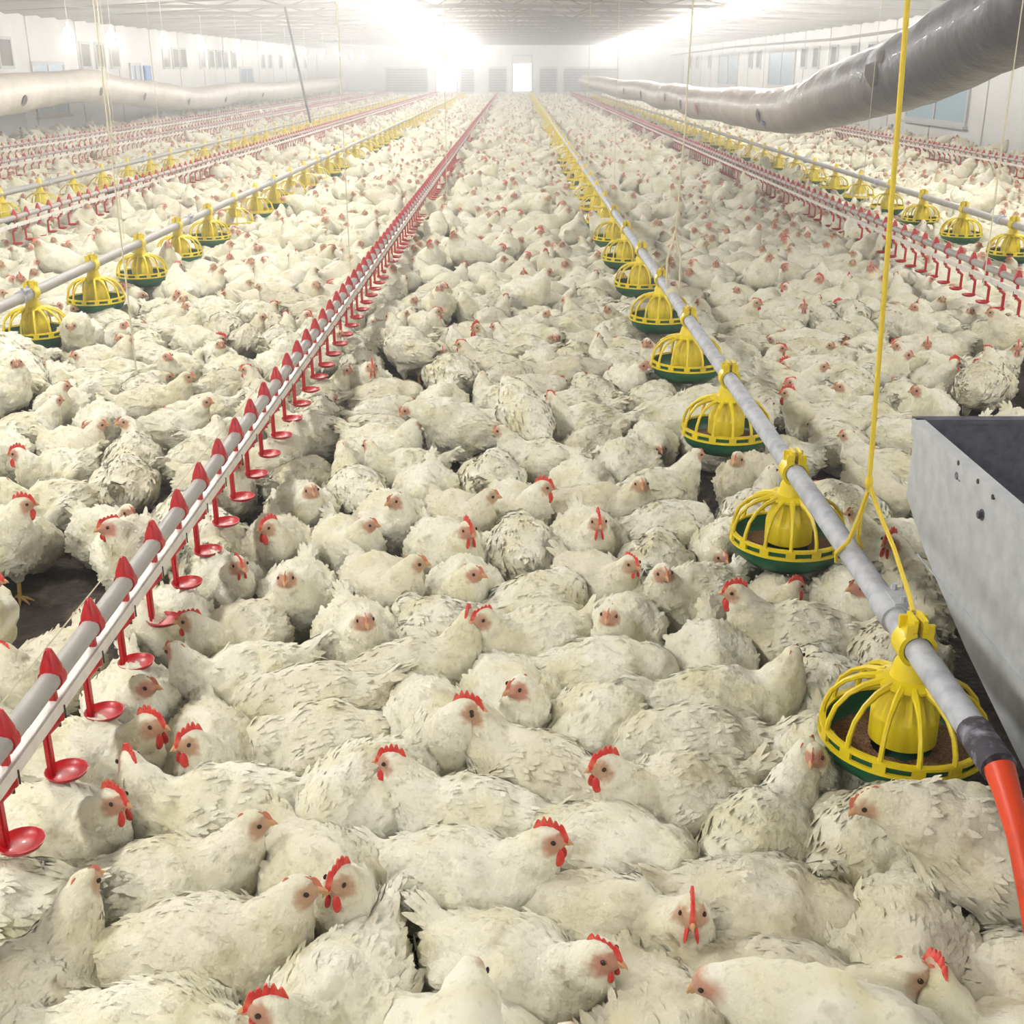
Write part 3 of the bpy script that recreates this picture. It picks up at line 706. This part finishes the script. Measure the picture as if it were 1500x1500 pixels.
def head_parts():
    ms = {}
    def comb(s, name, m, seed):
        rs = random.Random(seed); b = MB(); top = []; base = []
        n = 5; pts = []
        for k in range(n):
            x0 = -.020 + k*.0105; hgt = (.013, .017, .018, .015, .009)[k]*s*rs.uniform(.85, 1.1)
            pts += [(x0, .019+hgt*.62), (x0+.003, .020+hgt), (x0+.0062, .020+hgt*.95), (x0+.0092, .019+hgt*.62)]
        pts = [(-.026, .010)] + pts + [(.036, .014), (.040, .004)]
        for x, z in pts: top.append((x, z))
        bot = [(x, (.012 if x < .02 else .012-(x-.02)*.6)) for x, z in pts]
        vs = []; m_ = len(pts)
        for y in (-.0032*min(1, s+.2), .0032*min(1, s+.2)):
            vs += [(x, y*.6, z) for x, z in top] + [(x, y*1.7, z-.004) for x, z in bot]
        fs = []
        for k in range(m_-1):
            fs += [(k, k+1, m_+k+1, m_+k), (2*m_+k, 3*m_+k, 3*m_+k+1, 2*m_+k+1), (k, 2*m_+k, 2*m_+k+1, k+1)]
        b.add(vs, fs); me = b.mesh(name, m); return me
    ms['R'] = comb(1.15, 'big_comb', 'comb', 1); ms['r'] = comb(.62, 'small_comb', 'comb', 2); ms['n'] = comb(.25, 'pale_comb', 'comb_pale', 3)
    def watt(s, name, m, sd):
        b = MB(); b.ell((.024, sd*.009, -.022-.010*s), (.009*s+.002, .0035, .014*s+.002), Matrix.Rotation(sd*.15, 3, 'X'), 10, 7)
        return b.mesh(name, m)
    for sd in (-1, 1): ms['wR%d' % sd] = watt(1.1, 'big_wattle', 'comb', sd); ms['wr%d' % sd] = watt(.6, 'small_wattle', 'comb', sd)
    b = MB(); n = 10; vs = []
    for (x, r, dz) in ((.028, .0080, .0), (.036, .0068, .0), (.043, .0046, -.002), (.048, .0022, -.005), (.0495, .0006, -.008)):
        for k in range(n):
            a = 2*PI*k/n; vs.append((x, r*.78*math.cos(a), dz-.001+r*math.sin(a)))
    b.add(vs, [(i*n+k, i*n+(k+1) % n, (i+1)*n+(k+1) % n, (i+1)*n+k) for i in range(4) for k in range(n)])
    b.ell((.035, 0, -.0068), (.010, .0045, .0028), Matrix.Rotation(.12, 3, 'Y'), 8, 6)
    ms['beak'] = b.mesh('beak', 'beak')
    b = MB()
    for sd in (-1, 1):
        e = MB(); e.ell((.017, sd*.0205, .004), (.0048, .0030, .0048), None, 10, 7); ms['eye%d' % sd] = e.mesh('eye', 'eye'); b.ell((.017, sd*.0205, .004), (.0048, .0030, .0048), None, 6, 4)
    ms['eye'] = b.mesh('eyes', 'eye')
    return ms
HP = head_parts()
def leg_mesh(s):
    b = MB(); x, y = -.012, s*.048
    b.tube([(x, y, .10), (x+.004, y, .06), (x-.004, y, .012)], [.011, .0065, .0075], 8)
    for a, L in ((0, .058), (.5*s, .050), (-.5*s, .050), (PI+.2, .026)):
        d = Vector((math.cos(a), math.sin(a), 0)); p = Vector((x-.004, y, .010))
        b.tube([p, p+d*L*.5+Vector((0, 0, .002)), p+d*L+Vector((0, 0, -.005))], [.0070, .0050, .0022], 6)
    return b.mesh('leg', 'leg')
LEGS = [leg_mesh(-1), leg_mesh(1)]
POSES = [
    make_pose('up', (.158, 0, .250), 0, seed=1),
    make_pose('up_left', (.148, .022, .248), R(65), seed=2),
    make_pose('up_right', (.148, -.022, .248), R(-65), seed=3),
    make_pose('back_left', (.120, .040, .246), R(125), seed=4),
    make_pose('back_right', (.120, -.040, .246), R(-125), seed=5),
    make_pose('low', (.190, 0, .165), 0, R(-12), seed=6, plump=1.05),
    make_pose('low_left', (.170, .045, .170), R(60), R(-8), seed=7, plump=1.05),
    make_pose('low_right', (.170, -.045, .170), R(-60), R(-8), seed=8, plump=1.05),
    make_pose('tucked', (.165, .02, .075), R(20), R(-45), seed=9, plump=1.08, tail=.16),
    make_pose('tucked_flat', (.160, -.03, .070), R(-30), R(-40), seed=10, plump=1.12, tail=.135, splay=.008),
    make_pose('standing', (.140, 0, .262), 0, legs=True, seed=12, bpitch=R(6)),
    make_pose('standing_left', (.130, .03, .258), R(60), legs=True, seed=13, bpitch=R(10)),
    make_pose('standing_right', (.130, -.03, .258), R(-60), legs=True, seed=14, bpitch=R(10)),
    make_pose('reaching', (.235, 0, .235), 0, R(-35), legs=True, seed=15, bpitch=R(22), neck_r=.062),
]
PN = {p.name: i for i, p in enumerate(POSES)}

# birds read off the photograph: body centre, head, comb (R big red, r small, n none), way the face points, posture
# u up, l low, h head hidden, s standing, x reaching up into a pan
D_ = {'R': 0, 'FR': -45, 'F': -90, 'FL': -135, 'L': 180, 'BL': 135, 'B': 90, 'BR': 45}
BIRDS = [
 (130,1125,215,1118,'R','FR','u'),(330,1205,222,1175,'R','L','u'),(215,1022,300,1055,'n','R','l'),(350,1095,393,1112,'R','F','l'),(115,1215,135,1270,'R','F','l'),
 (42,1310,-60,1360,'n','L','h'),(235,1290,345,1255,'n','R','u'),(290,1392,360,1305,'n','R','u'),(100,1440,200,1375,'n','R','l'),(470,1290,575,1365,'R','F','l'),
 (450,1440,505,1490,'R','F','l'),(270,1500,330,1560,'n','F','h'),(480,1085,420,1120,'n','FL','h'),(600,1065,708,1045,'R','R','u'),(812,1130,740,1085,'n','F','u'),
 (715,1195,605,1150,'R','L','u'),(520,1170,430,1240,'n','L','h'),(875,1240,960,1290,'n','R','h'),(1010,1185,955,1115,'R','L','u'),(672,1315,770,1245,'R','R','u'),
 (785,1420,925,1380,'r','R','u'),(945,1325,1053,1347,'R','F','l'),(700,1500,825,1495,'n','R','u'),(1050,1460,1060,1560,'n','F','h'),(890,1065,870,1160,'n','F','h'),
 (1060,1050,1135,1012,'n','R','u'),(1020,1098,930,1110,'n','L','h'),(1160,1130,1235,1175,'n','F','l'),(1150,1225,1122,1155,'n','B','l'),(1262,1280,1300,1195,'n','R','u'),
 (1430,1235,1400,1110,'n','BL','x'),(1160,1325,1250,1370,'n','R','h'),(1350,1345,1370,1430,'n','F','h'),(1290,1445,1305,1345,'n','B','x'),(1120,1440,1215,1430,'n','R','l'),
 (1425,1470,1390,1500,'R','L','l'),(1500,1395,1570,1420,'n','R','h'),(1345,1170,1270,1180,'n','L','h'),
 (520,938,598,897,'n','R','u'),(550,862,632,830,'n','R','u'),(665,800,655,835,'R','F','l'),(718,872,790,838,'n','R','u'),(790,895,880,900,'n','R','h'),
 (600,990,675,953,'R','R','u'),(490,1040,420,1060,'n','L','h'),(745,1020,758,950,'n','F','u'),(865,1000,930,1040,'n','FR','h'),(907,928,928,968,'n','F','l'),
 (810,925,818,948,'r','F','l'),(645,912,595,925,'n','L','h'),(880,790,868,798,'R','F','u'),(890,845,830,835,'r','FL','u'),(1000,865,942,840,'n','L','u'),
 (765,795,760,720,'n','B','h'),(850,755,853,738,'n','F','l'),(765,745,815,710,'R','R','u'),(672,762,705,730,'n','R','u'),(645,712,612,740,'n','FL','h'),
 (560,762,495,750,'n','L','u'),(440,745,445,712,'n','F','u'),(700,700,770,690,'n','R','h'),
 (70,812,128,800,'R','R','s'),(195,815,163,778,'r','L','s'),(60,985,103,925,'r','L','u'),(-30,900,5,875,'R','R','s'),(445,790,368,812,'R','L','u'),
 (325,850,372,845,'r','F','u'),(250,905,300,855,'r','L','u'),(350,1005,262,975,'n','L','u'),(390,940,272,945,'r','L','u'),(430,870,368,882,'n','FL','l'),
 (210,705,215,640,'n','B','h'),(105,655,150,652,'n','R','l'),(85,690,48,655,'R','L','u'),(95,735,28,700,'n','L','u'),(320,800,330,720,'n','B','h'),
 (1200,1020,1240,950,'n','BR','h'),(1160,935,1095,875,'R','L','u'),(1165,880,1150,855,'R','R','u'),(1225,880,1190,862,'n','L','l'),(1320,870,1290,800,'R','F','u'),
 (1290,950,1370,940,'n','R','h'),(1050,960,1000,1000,'n','L','h'),(1060,800,1075,780,'n','F','l'),(960,780,1035,765,'n','R','h'),(960,720,1035,660,'n','R','u'),
 (1100,700,1065,690,'n','FL','u'),(1250,755,1210,690,'n','L','l'),(1300,690,1255,637,'n','L','u'),(1210,620,1170,575,'R','L','u'),(1360,600,1340,605,'n','L','u'),
 (1290,545,1390,550,'n','R','u'),(1370,560,1375,540,'R','R','u'),(1450,560,1410,560,'r','L','u'),(1480,490,1440,465,'n','L','s'),(660,550,665,500,'n','B','h'),
 (170,550,60,525,'n','L','u'),(120,490,110,460,'n','B','x'),(30,545,20,505,'n','B','x'),(850,480,925,495,'n','R','h'),(770,430,825,410,'n','R','s'),
 (920,560,960,590,'n','R','l'),(560,655,595,620,'n','R','u'),(540,560,550,545,'R','F','u'),(950,820,1010,790,'n','R','h'),(480,790,520,750,'n','BR','u'),
]
GAPS = [(1240,1385,.03),(470,1180,.03),(905,1215,.02),(690,640,.02),(230,750,.03),(1180,640,.03),(740,930,.01),(60,935,.17),(605,1425,.055),(1400,1335,.07),(447,992,.06),(962,1012,.05),(120,890,.10),(650,598,.06),(1285,1150,.06),(590,1030,.01),(1130,1385,.01),(385,760,.02),(1350,810,.03)]

def wrap(a): return (a+PI) % (2*PI) - PI
birds = []    # x, y, heading, pose, comb, scale, fixed
for (bu, bv, hu, hv, cb, fd, kd) in BIRDS:
    zb = {'u': .13, 'l': .13, 'h': .13, 's': .22, 'x': .22}[kd]; zh = {'u': .245, 'l': .17, 'h': .10, 's': .33, 'x': .34}[kd]
    p = at(bu, bv, zb); q = at(hu, hv, zh); d = q-p; fy = R(D_[fd]) + math.atan2(-p.x, p.y)*.0
    if d.xy.length > .07 or kd == 'h': hd = math.atan2(d.y, d.x)
    else: hd = fy + (R(60) if random.random() < .5 else -R(60))
    if kd in 'uls':
        # keep the head over the place the photo shows it, but never behind the tail
        rel = wrap(fy-hd)
        if abs(rel) > R(140): hd = wrap(hd + math.copysign(abs(rel)-R(110), rel)); rel = wrap(fy-hd)
        if kd == 'u': names = [(0, 'up'), (65, 'up_left'), (-65, 'up_right'), (125, 'back_left'), (-125, 'back_right')]
        elif kd == 'l': names = [(0, 'low'), (60, 'low_left'), (-60, 'low_right')]
        else: names = [(0, 'standing'), (60, 'standing_left'), (-60, 'standing_right')]
        pn = min(names, key=lambda t: abs(wrap(R(t[0])-rel)))[1]
    elif kd == 'h': pn = random.choice(['tucked', 'tucked_flat'])
    else: pn = 'reaching'
    birds.append([p.x, p.y, hd, PN[pn], cb, random.uniform(.92, 1.0), 1])
gaps = [(at(u, v, .02), r) for u, v, r in GAPS]
NEARY = 9.0
def inview(x, y, m=.45):
    u, v = pix((x, y, .12)); zc = y*math.cos(PITCH)+1.3*math.sin(PITCH)
    return zc > .3 and -m*F/zc < u < 1500+m*F/zc and v < 1500 + m*1.2*F/zc
# relax: every bird is two discs
fixed = [(b[0], b[1]) for b in birds]
cell = {}
def addc(x, y): cell.setdefault((int(x//.3), int(y//.3)), []).append((x, y))
def okc(x, y, r):
    cx, cy = int(x//.3), int(y//.3)
    return all((x-a)**2+(y-c)**2 >= r*r for i in (-1, 0, 1) for j in (-1, 0, 1) for a, c in cell.get((cx+i, cy+j), ()))
for x, y in fixed: addc(x, y)
cols = [(1.02+.31, 2.0, .38)]
def blocked(x, y):
    if (x > .90 and y < 2.6) or (.95 < x < 1.75 and y < 2.9): return True      # the hopper stands here
    return any((x-g.x)**2+(y-g.y)**2 < (r+.12)**2 for g, r in gaps)
for rmin, tries in ((.245, 26000), (.222, 32000)):
    for _ in range(tries):
        y = 1.0 + (NEARY-1.0)*math.sqrt(random.random()); half = .5*(y*.94+.6)+.45; x = random.uniform(-half, half)
        if blocked(x, y) or not inview(x, y) or not okc(x, y, rmin): continue
        addc(x, y); rr = random.random()
        pn = random.choices(range(len(POSES)), [16, 13, 13, 6, 6, 9, 8, 8, 7, 6, 2, 1.5, 1.5, 1])[0]
        birds.append([x, y, random.uniform(-PI, PI), pn, random.choices('Rrn', [.07, .20, .73])[0], random.uniform(.84, .98), 0])
A = np.array([[b[0], b[1], b[2]] for b in birds]); fx = np.array([b[6] for b in birds], bool); n = len(A)
for it in range(90):
    off = .056; r0 = .101
    c = np.stack([np.cos(A[:, 2]), np.sin(A[:, 2])], 1); F1 = A[:, :2]+c*off; F2 = A[:, :2]-c*off
    P2 = np.concatenate([F1, F2]); dv = P2[:, None, :]-P2[None, :, :]; dd = np.sqrt((dv**2).sum(2))+1e-9
    pen = np.clip(2*r0-dd, 0, None); idx = np.arange(2*n); pen[idx, idx] = 0; pen[idx[:n], idx[:n]+n] = 0; pen[idx[:n]+n, idx[:n]] = 0
    push = (dv/dd[:, :, None]*pen[:, :, None]).sum(1)*.30
    for g, r in gaps:
        e = P2-np.array([g.x, g.y]); l = np.sqrt((e**2).sum(1))+1e-9; k = np.clip(r+r0*.9-l, 0, None); push += e/l[:, None]*k[:, None]*.5
    nearhop = (A[:, 0] > .80) & (A[:, 1] < 2.5) & (A[:, 0] < 1.3); A[nearhop, 0] -= (A[nearhop, 0]-.80)*.12
    f1, f2 = push[:n], push[n:]; mv = (f1+f2)*.5; tq = ((f1-f2)[:, 1]*c[:, 0]-(f1-f2)[:, 0]*c[:, 1])*.5/off
    k = np.where(fx, .13, 1.0); A[:, :2] += mv*k[:, None]; A[:, 2] += np.clip(tq, -.2, .2)*k
for b_, a in zip(birds, A): b_[0], b_[1], b_[2] = a
PAN_SP = [(MAINX, y) for y in main_pans[:9]]
keep = []
for b_ in birds:
    if b_[0] > .93 and b_[1] < 2.8 and b_[0] < 1.8 and (b_[0] > 1.1 or b_[1] < 2.3): continue
    keep.append(b_)
birds = keep
# low heads or hidden heads under pans; standing birds only where there is headroom
under = []
for b_ in birds:
    near = min(((b_[0]-x)**2+(b_[1]-y)**2)**.5 for x, y in PAN_SP)
    if near < .13: continue
    under.append(b_)
    hp_ = Vector((b_[0], b_[1], 0)) + rotz(b_[2]) @ POSES[b_[3]].hm.translation
    nh = min(math.hypot(hp_.x-x, hp_.y-y) for x, y in PAN_SP)
    if nh < .17 and b_[3] < 5 or nh < .05 and b_[3] == 13: b_[3] = 8
    if not b_[6] and near < .30 and b_[3] not in (5, 6, 7, 8, 9): b_[3] = random.choice([8, 9, 5])
    if near < .16: b_[5] *= .86
    if not b_[6] and abs(b_[0]+.85) < .14 and b_[3] >= 10: b_[3] = 8
    if not b_[6] and abs(b_[0]-MAINX) < .12 and b_[3] >= 10: b_[3] = 9
birds = under
XY = np.array([[b_[0], b_[1]] for b_ in birds]); HD = np.array([b_[2] for b_ in birds])
HEADS_DONE = {}
def head_room(i, pn, need):
    b_ = birds[i]; P = POSES[pn]; p = Vector((b_[0], b_[1], 0)) + rotz(b_[2]) @ P.hm.translation
    d = np.hypot(XY[:, 0]-p.x, XY[:, 1]-p.y); js = [j for j in np.nonzero(d < .35)[0] if j != i]; m = 9
    for j in js:
        for s_ in (-.06, .06): m = min(m, math.hypot(XY[j, 0]+math.cos(HD[j])*s_-p.x, XY[j, 1]+math.sin(HD[j])*s_-p.y))
    if i in HEADS_DONE: pass
    for j, q in HEADS_DONE.items():
        if j != i and (q-p).length < .085: return False
    return m > need
for i, b_ in enumerate(birds):
    P = POSES[b_[3]]
    if 'low' in P.name and not head_room(i, b_[3], .105):
        alt = [5, 6, 7]; ok = [q for q in alt if head_room(i, q, .105)]
        b_[3] = random.choice(ok) if ok and not b_[6] else {'low': 0, 'low_left': 1, 'low_right': 2}[P.name]
    if 'up' in P.name or 'back' in P.name:
        if not head_room(i, b_[3], .045):
            ok = [q for q in (0, 1, 2, 3, 4) if head_room(i, q, .06)]
            if ok: b_[3] = min(ok, key=lambda q: abs(q-b_[3]))
            elif not b_[6]: b_[3] = random.choice([8, 9])
    if 'tucked' not in POSES[b_[3]].name: HEADS_DONE[i] = Vector((b_[0], b_[1], 0)) + rotz(b_[2]) @ POSES[b_[3]].hm.translation
def score(b_):
    u, v = pix((b_[0], b_[1], .12)); d = math.hypot(b_[0], b_[1], 1.3)
    return d if -40 < u < 1540 and v < 1560 else d+50
birds.sort(key=score)
solo, rest_near = birds[:300], birds[300:]

# labels: look, then the thing each bird is closest to
LM = [(MAINX, y, 'the %s pan of the main feeder line' % ordn(i)) for i, y in enumerate(main_pans[:8])]
LM += [(-2.36, y, 'the %s pan of the left feeder line' % ordn(i)) for i, y in enumerate(left_pans[:5])]
LM += [(3.5, y, 'the %s pan of the right feeder line' % ordn(i)) for i, y in enumerate(right_pans[:2])]
LM += [(-.85, cups[i], 'drinker cup %d of the middle drinker line' % (i+1)) for i in (0, 2, 4, 6, 8, 10, 13, 16, 20, 24, 28, 32)]
LM += [(2.66, cupsR[i], 'drinker cup %d of the right drinker line' % (i+1)) for i in (1, 6, 12)]
LM += [(1.0, 2.87, 'the grey feed hopper'), (MAINX, 1.4, 'the orange tube')]
SX = np.array([[b_[0], b_[1]] for b_ in solo]); used = {}
def facing(b_):
    P = POSES[b_[3]]; m = rotz(b_[2]) @ P.hm.to_3x3(); f = m @ Vector((1, 0, 0)); p = Vector((b_[0], b_[1], 0)).normalized()
    away = f.x*p.x+f.y*p.y; side = f.x*p.y-f.y*p.x
    if abs(side) > abs(away): return 'facing right' if side > 0 else 'facing left'
    return 'facing away' if away > 0 else 'facing the camera'
grp = 'broiler chickens crowded on the litter floor'
POSEW = lambda P, cb: ('hunched' if 'tucked' in P.name else 'standing' if P.legs else 'dozing' if 'low' in P.name else 'sitting')
COMBW = {'R': 'red-combed', 'r': 'small-combed', 'n': 'plain-headed'}
for bi, b_ in enumerate(solo):
    P = POSES[b_[3]]; s = b_[5]
    o = link('broiler_chicken', P.body); o.location = (b_[0], b_[1], 0); o.rotation_euler = (0, 0, b_[2]); o.scale = (s, s, s)
    hm = P.hm
    def child(nm, me, m=None):
        c = bpy.data.objects.new(nm, me); C.objects.link(c); c.parent = o
        if m is not None: c.matrix_local = m
        return c
    cb = b_[4]
    if 'tucked' in P.name: cb = 'n'
    child('comb', HP[cb], hm); child('beak', HP['beak'], hm)
    for sd in (-1, 1):
        child('eye', HP['eye%d' % sd], hm)
        if cb != 'n': child('wattle', HP['w%s%d' % (cb, sd)], hm)
    if P.legs: child('leg', LEGS[0]); child('leg', LEGS[1])
    ld = sorted(((b_[0]-x)**2+(b_[1]-y)**2, k) for k, (x, y, t) in enumerate(LM))
    dd, k = ld[0]; x, y, t = LM[k]
    rank = int(((SX[:, 0]-x)**2+(SX[:, 1]-y)**2 < dd-1e-12).sum())
    look = '%s white chicken %s' % (('%s %s' % (POSEW(P, cb), COMBW[cb])) if cb != 'n' else POSEW(P, cb), facing(b_) if 'tucked' not in P.name else 'with head down')
    lb = '%s, %s bird from %s' % (look, ordn(rank), t) if rank else '%s, closest bird to %s' % (look, t)
    wds = lb.split()
    if len(wds) > 16: lb = lb.replace('white ', '', 1)
    if len(lb.split()) > 16: lb = lb.replace(' of the middle drinker line', ' (middle drinker line)').replace(' of the main feeder line', ' (main feeder)').replace(' of the right drinker line', ' (right drinkers)').replace(' of the left feeder line', ' (left feeder)').replace(' of the right feeder line', ' (right feeder)')
    tag(o, lb, 'chicken', grp)

# the rest of the flock: one uncountable crowd
def lod(P, ratio, head=True):
    o = bpy.data.objects.new('t', P.body_plain); C.objects.link(o); d = o.modifiers.new('d', 'DECIMATE'); d.ratio = ratio
    dg = bpy.context.evaluated_depsgraph_get(); me = bpy.data.meshes.new_from_object(o.evaluated_get(dg)); bpy.data.objects.remove(o)
    vs = [tuple(v.co) for v in me.vertices]; fs = [tuple(p.vertices) for p in me.polygons]; mi = [0]*len(fs)
    inv = P.hm.inverted(); sk = []
    for v in vs:
        q = inv @ Vector(v); e = ((q.x-.020)/.028)**2+((q.z+.002)/.026)**2; sk.append(1. if e < 1.1 and q.length < .06 else 0.)
    out = {}
    for cb in 'Rrn':
        V, Fc, Mi, S = list(vs), list(fs), list(mi), list(sk)
        parts = [(HP['beak'], 2, 1.0), (HP['eye'], 3, 1.0)] if head else [(HP['beak'], 2, 1.0)]
        if cb != 'n': parts.append((HP[cb], 1, 1.0))
        for m_, k, _ in parts:
            n0 = len(V); V += [tuple(P.hm @ v.co) for v in m_.vertices]; Fc += [tuple(i+n0 for i in p.vertices) for p in m_.polygons]; Mi += [k]*len(m_.polygons); S += [0.]*len(m_.vertices)
        tri, tm = [], []
        for f, m2 in zip(Fc, Mi):
            for k in range(1, len(f)-1): tri.append((f[0], f[k], f[k+1])); tm.append(m2)
        out[cb] = (np.array(V), np.array(tri), np.array(tm), np.array(S))
    return out
def crowd(name, items, lods, label):
    Vs, Ts, Ms, Ss, Rs = [], [], [], [], []; n0 = 0
    for (x, y, a, pn, cb, s) in items:
        V, T, m, S = lods[pn][cb]; c, sn = math.cos(a)*s, math.sin(a)*s
        W = np.stack([V[:, 0]*c-V[:, 1]*sn+x, V[:, 0]*sn+V[:, 1]*c+y, V[:, 2]*s], 1)
        Vs.append(W); Ts.append(T+n0); Ms.append(m); Ss.append(S); Rs.append(np.full(len(V), random.random())); n0 += len(V)
    V = np.concatenate(Vs); T = np.concatenate(Ts).astype(np.int32); m = np.concatenate(Ms).astype(np.int32); S = np.concatenate(Ss); Rn = np.concatenate(Rs)
    me = bpy.data.meshes.new(name); me.vertices.add(len(V)); me.vertices.foreach_set('co', V.ravel())
    me.loops.add(len(T)*3); me.loops.foreach_set('vertex_index', T.ravel()); me.polygons.add(len(T)); me.polygons.foreach_set('loop_start', np.arange(0, len(T)*3, 3, dtype=np.int32))
    me.update(calc_edges=True)
    for k in ('plumage', 'comb', 'beak', 'eye'): me.materials.append(M[k])
    me.polygons.foreach_set('material_index', m); me.polygons.foreach_set('use_smooth', np.ones(len(T), bool))
    for nm, arr in (('skin', S), ('rnd', Rn)): me.attributes.new(nm, 'FLOAT', 'POINT').data.foreach_set('value', arr)
    me.validate(); o = link(name, me); tag(o, label, 'chickens', kind='stuff'); return o
mid = []
for b_ in rest_near: mid.append((b_[0], b_[1], b_[2], b_[3], b_[4], b_[5]))
far = []
def field(y0, y1, rmin, step, out, wts):
    y = y0; row = 0
    while y < y1:
        half = .5*(y*.94+.6)+1.4; xa, xb = max(XL+.55, -half), min(XR-.55, half); x = xa + (step/2 if row % 2 else 0)
        while x < xb:
            jx, jy = random.uniform(-.07, .07), random.uniform(-.06, .06)
            if random.random() > .045:
                out.append((x+jx, y+jy, random.uniform(-PI, PI), random.choices(range(len(POSES)), wts)[0], random.choices('Rrn', [.07, .20, .73])[0], random.uniform(.84, .99)))
            x += step
        y += step*.86; row += 1
W_ = [16, 11, 11, 5, 5, 9, 8, 8, 7, 7, 5, 3, 3, 2]
field(NEARY, 20, .25, .246, mid, W_); field(20, 64.5, .25, .268, far, W_)
lodm = [lod(P, .12) for P in POSES]; lodf = [lod(P, .018, False) for P in POSES]
nearer = [t for t in mid if t[1] < 11]; midd = [t for t in mid if t[1] >= 11]
allitems = [(t, 0) for t in mid] + [(t, 1) for t in far]
comb_l = {}
for i in range(len(POSES)): comb_l[i] = lodm[i]; comb_l[i+100] = lodf[i]
items = mid + [(t[0], t[1], t[2], t[3]+100, t[4], t[5]) for t in far]
crowd('chicken_flock', items, comb_l, 'dense crowd of white chickens filling the hall floor behind the front birds')
for P in POSES: pass
